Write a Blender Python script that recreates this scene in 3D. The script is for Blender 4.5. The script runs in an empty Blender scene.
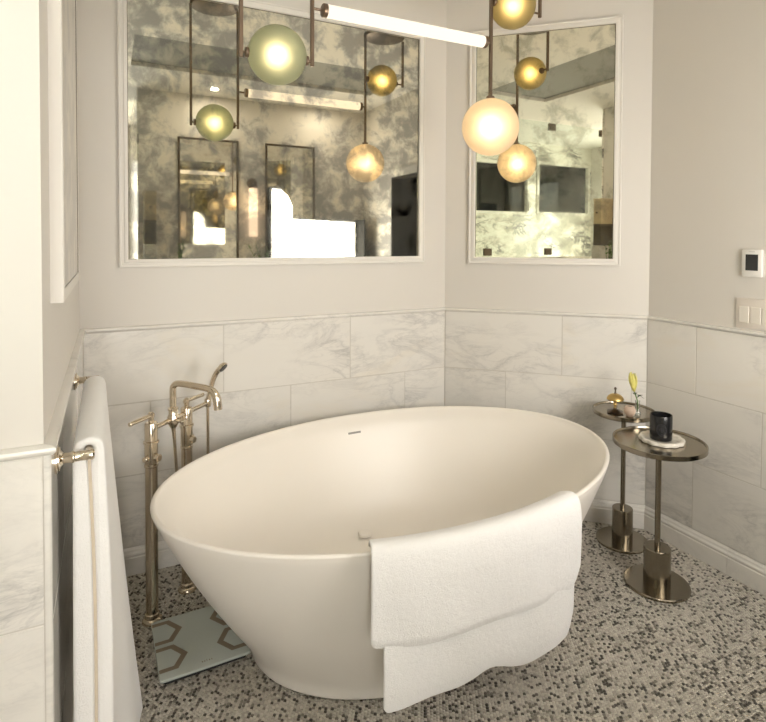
import bpy, bmesh, math, random
import numpy as np
from mathutils import Vector, Matrix, noise

random.seed(7)
rng = np.random.default_rng(7)
SC = bpy.context.scene
COL = SC.collection
PI = math.pi

# ------------------------------------------------------------------ camera
CAM = Vector((0.0949, -2.5921, 1.4175))
_yaw, _pit, _rol = (math.radians(v) for v in (26.8735, 1.3728, 0.2559))
_F = Vector((math.sin(_yaw) * math.cos(_pit), math.cos(_yaw) * math.cos(_pit), -math.sin(_pit)))
_R = Vector((math.cos(_yaw), -math.sin(_yaw), 0))
_U = _R.cross(_F)
_R2 = _R * math.cos(_rol) + _U * math.sin(_rol)
_U2 = _U * math.cos(_rol) - _R * math.sin(_rol)
cd = bpy.data.cameras.new('camera')
cam = bpy.data.objects.new('camera', cd)
COL.objects.link(cam)
m3 = Matrix((_R2, _U2, -_F)).transposed()
cam.matrix_world = Matrix.Translation(CAM) @ m3.to_4x4()
cd.sensor_fit = 'HORIZONTAL'
cd.sensor_width = 36.0
cd.lens = 565.31 / 766 * 36
cd.shift_x = -(395.19 - 383) / 766
cd.shift_y = (252.05 - 361) / 766
cd.clip_start = 0.02
SC.camera = cam

# ------------------------------------------------------------------ world, exposure
W = bpy.data.worlds.new('world')
SC.world = W
W.use_nodes = True
W.node_tree.nodes['Background'].inputs[0].default_value = (0.9, 0.92, 1.0, 1)
W.node_tree.nodes['Background'].inputs[1].default_value = 0.02
SC.view_settings.view_transform = 'Standard'
SC.view_settings.look = 'None'
SC.view_settings.gamma = 1
SC.view_settings.use_curve_mapping = False
SC.view_settings.exposure = 1.0
SC.cycles.use_denoising = True
SC.cycles.max_bounces = 14
SC.cycles.glossy_bounces = 8
SC.cycles.transmission_bounces = 8
SC.cycles.transparent_max_bounces = 12
SC.cycles.sample_clamp_indirect = 6.0

L_PANEL = 7.8      # white light panel on the vanity
L_DOWN = 180.0       # ceiling downlights
L_GLOBE = 15.0      # bulbs in the chandelier
L_TUBE = .74
L_ADDED_WINDOW = 6.3     # added window behind the camera, there to brighten the wall end and tub

# ------------------------------------------------------------------ dimensions
W1, W2 = 1.7122, 1.006
CA, SA = math.cos(math.radians(44.2)), math.sin(math.radians(44.2))   # the angled wall
XR, YR = W1 + W2 * CA, -W2 * SA          # corner of angled and right wall
ZB, ROW = 0.1138, 0.305
ZT = ZB + 3 * ROW
HC = 2.70                              # ceiling
YW = -1.4215                           # near end of the left wall
YO = -2.77                             # wall behind the camera
PO = 0.012                             # tile thickness: paint sits that far back

# ------------------------------------------------------------------ helpers
def link(o, parent=None):
    COL.objects.link(o)
    if parent is not None:
        o.parent = parent
    return o

def tag(o, label=None, cat=None, group=None, kind=None):
    if label: o['label'] = label
    if cat: o['category'] = cat
    if group: o['group'] = group
    if kind: o['kind'] = kind
    return o

def empty(name, loc=(0, 0, 0), rz=0.0):
    o = bpy.data.objects.new(name, None)
    o.empty_display_size = 0.05
    o.location = loc
    o.rotation_euler = (0, 0, rz)
    return link(o)

def mesh(name, verts, faces, mat=None, parent=None, smooth=False, loc=None):
    me = bpy.data.meshes.new(name)
    me.from_pydata([tuple(v) for v in verts], [], [tuple(f) for f in faces])
    me.update()
    if mat: me.materials.append(mat)
    if smooth: me.polygons.foreach_set('use_smooth', [True] * len(me.polygons))
    o = bpy.data.objects.new(name, me)
    if loc is not None: o.location = loc
    return link(o, parent)

def from_bm(name, bm, mat=None, parent=None, smooth=False, loc=None):
    bmesh.ops.recalc_face_normals(bm, faces=bm.faces[:])
    me = bpy.data.meshes.new(name)
    bm.to_mesh(me)
    bm.free()
    if mat: me.materials.append(mat)
    if smooth: me.polygons.foreach_set('use_smooth', [True] * len(me.polygons))
    o = bpy.data.objects.new(name, me)
    if loc is not None: o.location = loc
    return link(o, parent)

def auto(o, deg=35):
    """smooth by angle, as mesh attribute"""
    me = o.data
    bm = bmesh.new(); bm.from_mesh(me)
    for f in bm.faces: f.smooth = True
    for e in bm.edges:
        if len(e.link_faces) == 2 and e.calc_face_angle(0) > math.radians(deg): e.smooth = False
    bm.to_mesh(me); bm.free()
    return o

def add_box(bm, lo, hi, bevel=0.0, seg=1):
    r = bmesh.ops.create_cube(bm, size=1.0)
    lo, hi = Vector(lo), Vector(hi)
    for v in r['verts']:
        v.co = Vector(((v.co.x + .5) * (hi.x - lo.x) + lo.x, (v.co.y + .5) * (hi.y - lo.y) + lo.y, (v.co.z + .5) * (hi.z - lo.z) + lo.z))
    if bevel:
        es = set()
        for v in r['verts']: es.update(v.link_edges)
        bmesh.ops.bevel(bm, geom=list(es), offset=bevel, segments=seg, affect='EDGES', profile=0.5)

def box(name, lo, hi, mat, parent=None, bevel=0.0, seg=1):
    bm = bmesh.new(); add_box(bm, lo, hi, bevel, seg)
    o = from_bm(name, bm, mat, parent)
    return auto(o) if bevel else o

def boxes(name, lst, mat, parent=None):
    bm = bmesh.new()
    for lo, hi in lst: add_box(bm, lo, hi)
    return from_bm(name, bm, mat, parent)

def add_lathe(bm, prof, n=32, M=None):
    """prof: list of (r, z)"""
    rings = []
    for r, z in prof:
        if r < 1e-6:
            v = bm.verts.new((0, 0, z)); rings.append([v])
        else:
            rings.append([bm.verts.new((r * math.cos(2 * PI * i / n), r * math.sin(2 * PI * i / n), z)) for i in range(n)])
    if M is not None:
        for rg in rings:
            for v in rg: v.co = M @ v.co
    for a, b in zip(rings, rings[1:]):
        for i in range(n):
            j = (i + 1) % n
            if len(a) == 1 and len(b) == 1: continue
            if len(a) == 1: bm.faces.new((a[0], b[i], b[j]))
            elif len(b) == 1: bm.faces.new((a[i], a[j], b[0]))
            else: bm.faces.new((a[i], a[j], b[j], b[i]))

def lathe(name, prof, mat, parent=None, loc=None, n=32, M=None, deg=35):
    bm = bmesh.new(); add_lathe(bm, prof, n, M)
    return auto(from_bm(name, bm, mat, parent, loc=loc), deg)

def along(p, q):
    """matrix that carries local z onto p->q with origin p"""
    p, q = Vector(p), Vector(q)
    return Matrix.Translation(p) @ (q - p).to_track_quat('Z', 'Y').to_matrix().to_4x4()

def rodprof(r, L, b=0.001):
    return [(0, 0), (r - b, 0), (r, b), (r, L - b), (r - b, L), (0, L)]

def rod(name, p, q, r, mat, parent=None, n=20):
    L = (Vector(q) - Vector(p)).length
    return lathe(name, rodprof(r, L, min(.001, r * .3)), mat, parent, M=along(p, q), n=n)

def catmull(pts, k=8):
    pts = [Vector(p) for p in pts]
    P = [pts[0] * 2 - pts[1]] + pts + [pts[-1] * 2 - pts[-2]]
    out = []
    for i in range(1, len(P) - 2):
        a, b, c, d = P[i - 1], P[i], P[i + 1], P[i + 2]
        for s in range(k):
            t = s / k
            out.append(0.5 * ((2 * b) + (c - a) * t + (2 * a - 5 * b + 4 * c - d) * t * t + (3 * b - a - 3 * c + d) * t ** 3))
    out.append(pts[-1])
    return out

def add_tube(bm, path, rad, n=14, cap=True):
    """path list of points; rad number or list"""
    path = [Vector(p) for p in path]
    if not hasattr(rad, '__len__'): rad = [rad] * len(path)
    t0 = (path[1] - path[0]).normalized()
    nrm = t0.orthogonal().normalized()
    rings = []
    for i, p in enumerate(path):
        t = (path[min(i + 1, len(path) - 1)] - path[max(i - 1, 0)]).normalized()
        nrm = (nrm - t * nrm.dot(t)).normalized()
        b = t.cross(nrm)
        rings.append([bm.verts.new(p + (nrm * math.cos(2 * PI * k / n) + b * math.sin(2 * PI * k / n)) * rad[i]) for k in range(n)])
    for a, b in zip(rings, rings[1:]):
        for k in range(n):
            bm.faces.new((a[k], a[(k + 1) % n], b[(k + 1) % n], b[k]))
    if cap:
        bm.faces.new(rings[0][::-1]); bm.faces.new(rings[-1])

def tube(name, path, rad, mat, parent=None, n=14):
    bm = bmesh.new(); add_tube(bm, path, rad, n)
    return auto(from_bm(name, bm, mat, parent), 50)

def add_sweep(bm, prof, A, B, out, up=(0, 0, 1)):
    """extrude closed profile [(o,u)] from A to B; o along out, u along up"""
    A, B, out, up = Vector(A), Vector(B), Vector(out), Vector(up)
    ra = [bm.verts.new(A + out * o + up * u) for o, u in prof]
    rb = [bm.verts.new(B + out * o + up * u) for o, u in prof]
    n = len(prof)
    for i in range(n):
        bm.faces.new((ra[i], ra[(i + 1) % n], rb[(i + 1) % n], rb[i]))
    bm.faces.new(ra); bm.faces.new(rb[::-1])

def add_mitre(bm, prof, path, outs, up=(0, 0, 1)):
    """open path; outs: out vector at each point (already scaled for the mitre)"""
    up = Vector(up)
    rings = [[bm.verts.new(Vector(p) + Vector(o) * a + up * b) for a, b in prof] for p, o in zip(path, outs)]
    n = len(prof)
    for ra, rb in zip(rings, rings[1:]):
        for i in range(n):
            bm.faces.new((ra[i], ra[(i + 1) % n], rb[(i + 1) % n], rb[i]))
    bm.faces.new(rings[0]); bm.faces.new(rings[-1][::-1])

# ------------------------------------------------------------------ materials
class NT:
    def __init__(s, name):
        s.m = bpy.data.materials.new(name); s.m.use_nodes = True
        s.t = s.m.node_tree; s.t.nodes.clear()
        s.out = s.n('ShaderNodeOutputMaterial')
    def n(s, kind, **kw):
        nd = s.t.nodes.new(kind)
        for k, v in kw.items(): setattr(nd, k, v)
        return nd
    def l(s, a, b): s.t.links.new(a, b)
    def val(s, node, key, v):
        sock = node.inputs[key]
        if hasattr(v, 'is_output'): s.l(v, sock)
        else: sock.default_value = v
    def noise(s, vec, scale, detail=3, rough=.5, dist=0, dim='3D', w=None):
        nd = s.n('ShaderNodeTexNoise', noise_dimensions=dim)
        s.l(vec, nd.inputs['Vector'])
        nd.inputs['Scale'].default_value = scale; nd.inputs['Detail'].default_value = detail
        nd.inputs['Roughness'].default_value = rough; nd.inputs['Distortion'].default_value = dist
        if w is not None: s.val(nd, 'W', w)
        return nd.outputs['Fac']
    def ramp(s, fac, stops, interp='LINEAR'):
        nd = s.n('ShaderNodeValToRGB'); cr = nd.color_ramp; cr.interpolation = interp
        while len(cr.elements) < len(stops): cr.elements.new(0.5)
        for e, (p, c) in zip(cr.elements, stops):
            e.position = p
            e.color = (c, c, c, 1) if not hasattr(c, '__len__') else (*c, 1)
        s.l(fac, nd.inputs[0])
        return nd.outputs[0]
    def math(s, op, a, b=0.0, clamp=False):
        nd = s.n('ShaderNodeMath', operation=op, use_clamp=clamp)
        s.val(nd, 0, a); s.val(nd, 1, b)
        return nd.outputs[0]
    def mix(s, f, a, b, mode='MIX'):
        nd = s.n('ShaderNodeMix', data_type='RGBA', blend_type=mode)
        s.val(nd, 0, f)
        for i, v in ((6, a), (7, b)):
            if hasattr(v, 'is_output'): s.l(v, nd.inputs[i])
            else: nd.inputs[i].default_value = (*v, 1)
        return nd.outputs[2]
    def bsdf(s, **kw):
        b = s.n('ShaderNodeBsdfPrincipled')
        for k, v in kw.items():
            k = k.replace('_', ' ')
            if hasattr(v, 'is_output'): s.l(v, b.inputs[k])
            elif hasattr(v, '__len__'): b.inputs[k].default_value = (*v, 1)
            else: b.inputs[k].default_value = v
        s.l(b.outputs[0], s.out.inputs[0])
        return b
    def bump(s, b, h, strength=.2, dist=.001):
        nd = s.n('ShaderNodeBump'); nd.inputs['Strength'].default_value = strength; nd.inputs['Distance'].default_value = dist
        s.l(h, nd.inputs['Height']); s.l(nd.outputs[0], b.inputs['Normal'])
    def obj(s): return s.n('ShaderNodeTexCoord').outputs['Object']
    def gen(s): return s.n('ShaderNodeTexCoord').outputs['Generated']
    def pos(s): return s.n('ShaderNodeNewGeometry').outputs['Position']

def plain(name, col, rough=.5, metal=0.0, var=.06, scale=20, bump=0.0, **kw):
    t = NT(name); v = t.obj()
    f = t.noise(v, scale, 4)
    c = t.mix(t.ramp(f, [(.3, 0.0), (.7, 1.0)]), tuple(x * (1 - var) for x in col), tuple(min(1, x * (1 + var)) for x in col))
    b = t.bsdf(Base_Color=c, Roughness=rough, Metallic=metal, **kw)
    if bump: t.bump(b, t.noise(v, scale * 8, 3), bump)
    return t.m

def mat_paint(name, col):
    t = NT(name); v = t.pos()
    c = t.mix(t.noise(v, 2.0, 3), tuple(x * .97 for x in col), col)
    b = t.bsdf(Base_Color=c, Roughness=.55)
    t.bump(b, t.noise(v, 260, 2), .08, .0006)
    return t.m

def mat_marble(name, base=(.81, .785, .74), vein=(.47, .46, .445), warm=(.78, .70, .57), amt=.58, rough=.16, scale=1.0):
    t = NT(name)
    oi = t.n('ShaderNodeObjectInfo').outputs['Random']
    v0 = t.obj()
    mp = t.n('ShaderNodeMapping'); t.l(v0, mp.inputs[0])
    mp.inputs['Rotation'].default_value = (.35, .62, .25)
    mp.inputs['Scale'].default_value = (1.0 * scale, 1.0 * scale, 2.4 * scale)
    cb = t.n('ShaderNodeCombineXYZ')
    t.l(t.math('MULTIPLY', oi, 37.0), cb.inputs[0]); t.l(t.math('MULTIPLY', oi, 91.0), cb.inputs[2])
    va = t.n('ShaderNodeVectorMath', operation='ADD'); t.l(mp.outputs[0], va.inputs[0]); t.l(cb.outputs[0], va.inputs[1])
    v = va.outputs[0]
    # veins: ridges of a distorted noise
    r1 = t.math('ABSOLUTE', t.math('SUBTRACT', t.noise(v, 2.2, 6, .62, 1.3), .5))
    v1 = t.ramp(r1, [(0, 1.0), (.018, .55), (.07, 0.0)])
    msk = t.ramp(t.noise(v, 1.5, 3), [(.43, 0.0), (.66, 1.0)])
    r2 = t.math('ABSOLUTE', t.math('SUBTRACT', t.noise(v, 5.5, 7, .6, .9), .5))
    v2 = t.ramp(r2, [(0, .5), (.03, 0.0)])
    cloud = t.ramp(t.noise(v, 1.1, 5, .55, .6), [(.4, 0.0), (.75, .5)])
    f = t.math('MULTIPLY', t.math('MULTIPLY', t.math('ADD', v1, v2), msk), amt, True)
    f = t.math('ADD', f, t.math('MULTIPLY', cloud, .32 * amt), True)
    wm = t.ramp(t.noise(v, 1.7, 4, .6, 1.0), [(.56, 0.0), (.78, .45)])
    tone = t.n('ShaderNodeMapRange'); t.l(oi, tone.inputs[0]); tone.inputs[3].default_value = .955; tone.inputs[4].default_value = 1.02
    c = t.mix(wm, base, warm)
    c = t.mix(f, c, vein)
    hs = t.n('ShaderNodeHueSaturation'); t.l(c, hs.inputs['Color']); t.l(tone.outputs[0], hs.inputs['Value'])
    t.bsdf(Base_Color=hs.outputs[0], Roughness=rough, Coat_Weight=.15, Coat_Roughness=.08)
    return t.m

def mat_mirror(name, light=(.80, .77, .66), dark=(.30, .285, .23), bias=0.0, seed=0.0):
    t = NT(name)
    mp = t.n('ShaderNodeMapping'); t.l(t.obj(), mp.inputs[0]); mp.inputs['Location'].default_value = (seed, seed * .7, seed * 1.3)
    v = mp.outputs[0]
    a = t.noise(v, 12.0, 4, .6, .3)
    b = t.noise(v, 2.6, 3, .5, .3)
    c = t.noise(v, 70, 3, .6)
    f = t.math('ADD', t.math('MULTIPLY', a, .62), t.math('MULTIPLY', b, .38))
    f = t.ramp(f, [(.41 + bias, 0.0), (.575 + bias, 1.0)], 'EASE')
    col = t.mix(f, dark, light)
    sp = t.ramp(c, [(.66, 0.0), (.74, .35)])
    col = t.mix(sp, col, dark)
    rg = t.n('ShaderNodeMapRange'); t.l(f, rg.inputs[0]); rg.inputs[3].default_value = .035; rg.inputs[4].default_value = .012
    # the tarnish also scatters a little light
    metal = t.n('ShaderNodeMapRange'); t.l(f, metal.inputs[0]); metal.inputs[3].default_value = .88; metal.inputs[4].default_value = 1.0
    t.bsdf(Base_Color=col, Roughness=rg.outputs[0], Metallic=metal.outputs[0])
    return t.m

def mat_metal(name, col, rough=.25, brush=0.0, dark=None):
    t = NT(name); v = t.obj()
    f = t.noise(v, 9, 4)
    c = t.mix(f, tuple(x * .86 for x in col), col)
    if brush:
        mp = t.n('ShaderNodeMapping'); t.l(v, mp.inputs[0]); mp.inputs['Scale'].default_value = (1, 1, 40)
        g = t.noise(mp.outputs[0], 60, 2)
        rr = t.n('ShaderNodeMapRange'); t.l(g, rr.inputs[0]); rr.inputs[3].default_value = rough * .75; rr.inputs[4].default_value = rough * 1.3
        t.bsdf(Base_Color=c, Metallic=1.0, Roughness=rr.outputs[0], Anisotropic=brush)
    else:
        t.bsdf(Base_Color=c, Metallic=1.0, Roughness=rough)
    return t.m

def mat_emit(name, col, strength):
    t = NT(name)
    e = t.n('ShaderNodeEmission'); e.inputs[0].default_value = (*col, 1); e.inputs[1].default_value = strength
    t.l(e.outputs[0], t.out.inputs[0])
    return t.m

def mat_terry(name, col=(.93, .918, .905)):
    t = NT(name); v = t.pos()
    c = t.mix(t.noise(v, 14, 4), tuple(x * .96 for x in col), col)
    b = t.bsdf(Base_Color=c, Roughness=.95, Sheen_Weight=.35, Sheen_Roughness=.5)
    h = t.math('ADD', t.noise(v, 330, 3, .7), t.math('MULTIPLY', t.noise(v, 70, 3), .9))
    t.bump(b, h, .5, .005)
    return t.m

def mat_pane(name, tint=(.93, .97, .95)):
    t = NT(name)
    tr = t.n('ShaderNodeBsdfTransparent'); tr.inputs[0].default_value = (*tint, 1)
    gl = t.n('ShaderNodeBsdfGlossy'); gl.inputs['Roughness'].default_value = .01
    mx = t.n('ShaderNodeMixShader'); mx.inputs[0].default_value = .05; t.l(tr.outputs[0], mx.inputs[1]); t.l(gl.outputs[0], mx.inputs[2])
    t.l(mx.outputs[0], t.out.inputs[0])
    return t.m

def mat_globe(name, tint, body, milk):
    """frosted glass shell: rough refraction spreads the bulb's light, plus a milky tinted body"""
    t = NT(name)
    rf = t.n('ShaderNodeBsdfRefraction'); rf.inputs['Color'].default_value = (*tint, 1)
    rf.inputs['Roughness'].default_value = .70; rf.inputs['IOR'].default_value = 1.45
    tr = t.n('ShaderNodeBsdfTranslucent'); tr.inputs['Color'].default_value = (*body, 1)
    df = t.n('ShaderNodeBsdfPrincipled'); df.inputs['Base Color'].default_value = (*body, 1); df.inputs['Roughness'].default_value = .3
    m1 = t.n('ShaderNodeMixShader'); m1.inputs[0].default_value = .45
    t.l(tr.outputs[0], m1.inputs[1]); t.l(df.outputs[0], m1.inputs[2])
    m2 = t.n('ShaderNodeMixShader'); t.l(t.ramp(t.noise(t.obj(), 14, 3), [(.3, milk * .92), (.7, milk * 1.08)]), m2.inputs[0])
    t.l(rf.outputs[0], m2.inputs[1]); t.l(m1.outputs[0], m2.inputs[2])
    t.l(m2.outputs[0], t.out.inputs[0])
    return t.m

def mat_glass(name, col=(.97, .985, .975), rough=0.0):
    t = NT(name)
    b = t.bsdf(Base_Color=col, Roughness=rough, Transmission_Weight=1.0, IOR=1.45)
    return t.m

def mat_mosaic():
    t = NT('mosaic')
    g = t.n('ShaderNodeNewGeometry')
    ri = g.outputs['Random Per Island']
    c = t.ramp(ri, [(0, (.085, .075, .062)), (.11, (.16, .142, .118)), (.16, (.26, .235, .195)), (.25, (.46, .425, .365)),
                    (.40, (.55, .51, .44)), (.62, (.61, .565, .495)), (.82, (.66, .615, .54))], 'CONSTANT')
    t.bsdf(Base_Color=c, Roughness=.38)
    return t.m

M_PAINT = mat_paint('wall_paint', (.71, .678, .630))
M_TRIM = mat_paint('trim_paint', (.80, .77, .72))
M_CEIL = mat_paint('ceiling_paint', (.82, .80, .76))
M_GREYCEIL = mat_paint('ceiling_recess_paint', (.30, .30, .28))
M_TILE = mat_marble('marble_tile')
M_BASE = mat_marble('marble_skirting', amt=.35, scale=1.4)
M_SLAB = mat_marble('shower_marble', base=(.82, .80, .73), vein=(.13, .125, .12), amt=1.3, scale=1.1)
M_GROUT = plain('grout', (.60, .57, .52), .9, scale=40)
def mat_floor():
    t = NT('floor_grout')
    vo = t.n('ShaderNodeTexVoronoi'); t.l(t.pos(), vo.inputs['Vector']); vo.inputs['Scale'].default_value = 92; vo.inputs['Randomness'].default_value = .45
    sx = t.n('ShaderNodeSeparateColor'); t.l(vo.outputs['Color'], sx.inputs[0])
    c = t.ramp(sx.outputs[0], [(0, (.06, .053, .044)), (.14, (.26, .235, .195)), (.25, (.44, .40, .345)), (.6, (.55, .51, .44))], 'CONSTANT')
    gap = t.ramp(vo.outputs['Distance'], [(.40, 0.0), (.52, 1.0)])
    t.bsdf(Base_Color=t.mix(gap, c, (.50, .46, .395)), Roughness=.6)
    return t.m
M_FGROUT = mat_floor()
M_MOS = mat_mosaic()
M_MIR1 = mat_mirror('antique_mirror', light=(.80, .765, .62), dark=(.36, .355, .315), seed=3.0)
M_MIR2 = mat_mirror('antique_mirror_pale', light=(.80, .77, .63), dark=(.52, .50, .39), bias=-.05, seed=9.0)
M_MIR3 = mat_mirror('vanity_mirror', light=(.85, .84, .80), dark=(.7, .69, .66), bias=-.1, seed=5.0)
M_NICKEL = mat_metal('polished_nickel', (.78, .69, .56), .13)
M_STEEL = mat_metal('brushed_metal', (.35, .31, .245), .20)
M_BRONZE = mat_metal('bronze', (.25, .185, .135), .38)
M_GOLD = mat_metal('aged_brass', (.60, .42, .16), .32)
M_DKBRONZE = mat_metal('dark_bronze', (.13, .10, .075), .4)
M_SLOT = plain('slot_metal', (.30, .285, .26), .5)
M_TUB = plain('tub_stone', (.875, .83, .765), .33, var=.012, scale=3)
M_TERRY = mat_terry('white_terry')
M_BLACK = plain('black_glaze', (.012, .012, .013), .22, scale=30)
M_BLACK2 = plain('black_print', (.085, .085, .09), .6, scale=30)
M_WHITEPL = plain('white_plastic', (.82, .80, .76), .4, var=.02)
M_SCREEN = plain('dark_screen', (.03, .03, .03), .12)
M_NIGHT = plain('night_glass', (.006, .007, .007), .04, Specular_IOR_Level=.12)
M_DARK = plain('unlit_black', (.003, .003, .003), .95)  # room darkness put into a near-black colour; also used for plain black parts
M_GLASS = mat_pane('shower_glass')
M_WATER = mat_glass('pale_glass', (.92, .95, .93))
M_SCALE = plain('scale_glass', (.50, .545, .50), .12, var=.02, scale=6, Coat_Weight=.6, Coat_Roughness=.05)
M_PRINT = plain('taupe_print', (.20, .155, .105), .3, var=.05)
M_RUBBER = plain('black_rubber', (.02, .02, .02), .7)
M_PEACH = plain('blush_ceramic', (.62, .47, .37), .5)
M_STEM = plain('green_stem', (.10, .20, .035), .5)
M_LEAF = plain('dark_leaf', (.05, .075, .03), .5, var=.3)
M_PETAL = plain('yellow_petal', (.80, .74, .22), .5, var=.12, scale=60)
M_WOOD = plain('vanity_lacquer', (.55, .53, .49), .35)
M_PANEL = mat_emit('light_panel_fabric', (1.0, .955, .885), L_PANEL)
M_DOWN = mat_emit('downlight_lamp', (1.0, .91, .80), L_DOWN)
M_BULB = mat_emit('bulb', (1.0, .75, .43), L_GLOBE)
M_TUBE = mat_emit('lit_tube', (1.0, .84, .65), L_TUBE)
M_SCONCE = mat_emit('lit_alabaster', (1.0, .72, .50), 1.6)
M_GA = mat_globe('frosted_globe_green', (.86, .88, .77), (.50, .56, .50), .34)
M_GB = mat_globe('frosted_globe_olive', (.90, .82, .60), (.45, .44, .30), .34)
M_GC = mat_globe('frosted_globe_cream', (1.0, .95, .88), (.90, .84, .75), .36)

# ------------------------------------------------------------------ setting
floor = boxes('floor', [((-2.2, -4.7, -.08), (4.2, .2, -.004))], M_FGROUT)
tag(floor, 'grey-beige grouted bathroom floor', None, kind='structure')

def wall_back():
    o = boxes('wall_back', [((-PO, PO, 0), (W1 + .01, .14, HC))], M_PAINT)
    return tag(o, 'painted wall behind the tub holding the wide mirror', kind='structure')
wall_b = wall_back()

# angled wall: prism
def prism(name, poly, z0, z1, mat, parent=None):
    n = len(poly)
    vs = [(x, y, z0) for x, y in poly] + [(x, y, z1) for x, y in poly]
    fs = [tuple(range(n))[::-1], tuple(range(n, 2 * n))] + [(i, (i + 1) % n, n + (i + 1) % n, n + i) for i in range(n)]
    bm = bmesh.new(); bv = [bm.verts.new(v) for v in vs]
    for f in fs: bm.faces.new([bv[i] for i in f])
    return from_bm(name, bm, mat, parent)
NW = Vector((-SA, -CA, 0))       # normal of the angled wall into the room
def w2(s, n=0.0, z=0.0):       # point on the angled wall
    return Vector((W1 + s * CA, -s * SA, z)) + NW * n
q = [w2(-.02, -PO), w2(W2 + .004, -PO), w2(W2 + .11, -.16), w2(-.05, -.16)]
wall_a = tag(prism('wall_angled', [(p.x, p.y) for p in q], 0, HC, M_PAINT), 'painted angled wall holding the narrow mirror', kind='structure')
DY0, DY1, DZ = -2.09, -1.47, 1.98
wall_r = tag(boxes('wall_right', [((XR + PO, DY1, 0), (XR + .14, YR + .02, HC)), ((XR + PO, YO, 0), (XR + .14, DY0, HC)),
                                  ((XR + PO, DY0, DZ), (XR + .14, DY1, HC))], M_PAINT), 'painted side wall with the thermostat and switches', kind='structure')
wall_l = tag(boxes('wall_left', [((-1.75, YW + PO, 0), (-PO, .14, HC))], M_PAINT), 'painted wall end beside the tub', kind='structure')
wall_o = tag(boxes('wall_rear', [((.33, YO - .12, 0), (XR + .14, YO, HC)), ((.33, -4.6, 0), (.45, YO - .12, HC)), ((-1.75, -4.7, 0), (-1.0, -4.6, HC)), ((.26, -4.7, 0), (.45, -4.6, HC)), ((-1.0, -4.7, 0), (.26, -4.6, .25)), ((-1.0, -4.7, 2.35), (.26, -4.6, HC))], M_PAINT),
             'painted wall facing the mirrors', kind='structure')
# ceiling with a recessed grey strip
RX0, RX1, RY0, RY1 = .25, 2.2, -2.07, -1.36
ceil = tag(boxes('ceiling', [((-1.75, -4.7, HC), (4.0, RY0, HC + .1)), ((-1.75, RY1, HC), (4.0, .2, HC + .1)),
                             ((-1.75, RY0, HC), (RX0, RY1, HC + .1)), ((RX1, RY0, HC), (4.0, RY1, HC + .1))], M_CEIL), 'pale painted ceiling', kind='structure')
boxes('recess_panel', [((RX0, RY0, HC + .03), (RX1, RY1, HC + .1))], M_GREYCEIL, ceil)
boxes('end_slab', [((.318, YO - .001, 0), (.33, YO + .012, HC)), ((.318, -4.59, 0), (.33, YO, HC))], M_SLAB, wall_o)
# room behind the doorway, its darkness put into the colour
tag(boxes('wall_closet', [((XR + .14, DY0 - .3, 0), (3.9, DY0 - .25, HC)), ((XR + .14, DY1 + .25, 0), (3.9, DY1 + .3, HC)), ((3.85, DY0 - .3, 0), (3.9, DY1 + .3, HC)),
                          ((XR + .14, DY0 - .3, HC - .02), (3.9, DY1 + .3, HC - .001)), ((XR + .14, DY0 - .3, .0), (3.9, DY1 + .3, .004))], M_DARK), 'room beyond the doorway, coloured black as if unlit', kind='structure')
tag(boxes('trim_1', [((XR - .006, DY0 - .07, 0), (XR + PO, DY0, DZ + .07)), ((XR - .006, DY1, 0), (XR + PO, DY1 + .05, DZ + .07)), ((XR - .006, DY0, DZ), (XR + PO, DY1, DZ + .07))], M_TRIM),
    'painted casing of the dark doorway', kind='structure')

boxes('jamb_shade_sheet', [((XR - .005, DY0, 0), (XR + .139, DY0 + .008, DZ)), ((XR - .005, DY1 - .008, 0), (XR + .139, DY1, DZ)), ((XR - .005, DY0 + .008, DZ - .008), (XR + .139, DY1 - .008, DZ))], M_DARK, bpy.data.objects['trim_1'])  # thin black sheets added over the jambs to carry the doorway's darkness
# ---- tiles
_tile_cache = {}
def tile_mesh(w, h, mat):
    k = (round(w, 4), round(h, 4), mat.name)
    if k not in _tile_cache:
        bm = bmesh.new()
        add_box(bm, (-w / 2, -PO + .002, -h / 2), (w / 2, 0, h / 2))
        top = [e for e in bm.edges if all(abs(v.co.y) < 1e-6 for v in e.verts)]
        bmesh.ops.bevel(bm, geom=top, offset=.0016, segments=2, affect='EDGES')
        bmesh.ops.recalc_face_normals(bm, faces=bm.faces[:])
        me = bpy.data.meshes.new('tile'); bm.to_mesh(me); bm.free()
        me.materials.append(mat); _tile_cache[k] = me
    return _tile_cache[k]

def tile_wall(parent, O, sdir, ndir, L, rows, joints, z0=ZB, mat=M_TILE):
    """rows from the bottom up, each with a list of joint positions along the wall"""
    O, sdir, ndir = Vector(O), Vector(sdir), Vector(ndir)
    base = Matrix((sdir, -ndir * -1, Vector((0, 0, 1)))).transposed()
    G = .0011
    for r in range(rows):
        js = [0.0] + [j for j in joints[r] if 0.02 < j < L - .02] + [L]
        for a, b in zip(js, js[1:]):
            me = tile_mesh(b - a - 2 * G, ROW - 2 * G, mat)
            o = bpy.data.objects.new('tile', me)
            c = O + sdir * ((a + b) / 2) + Vector((0, 0, z0 + ROW * (r + .5) + random.uniform(-.0002, .0002)))
            c += ndir * random.uniform(-.0004, .0004)
            M = Matrix.Translation(c) @ base.to_4x4()
            o.matrix_local = M
            link(o, parent)

def grid(off, n=9): return [off + .61 * i for i in range(-1, n)]
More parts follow.
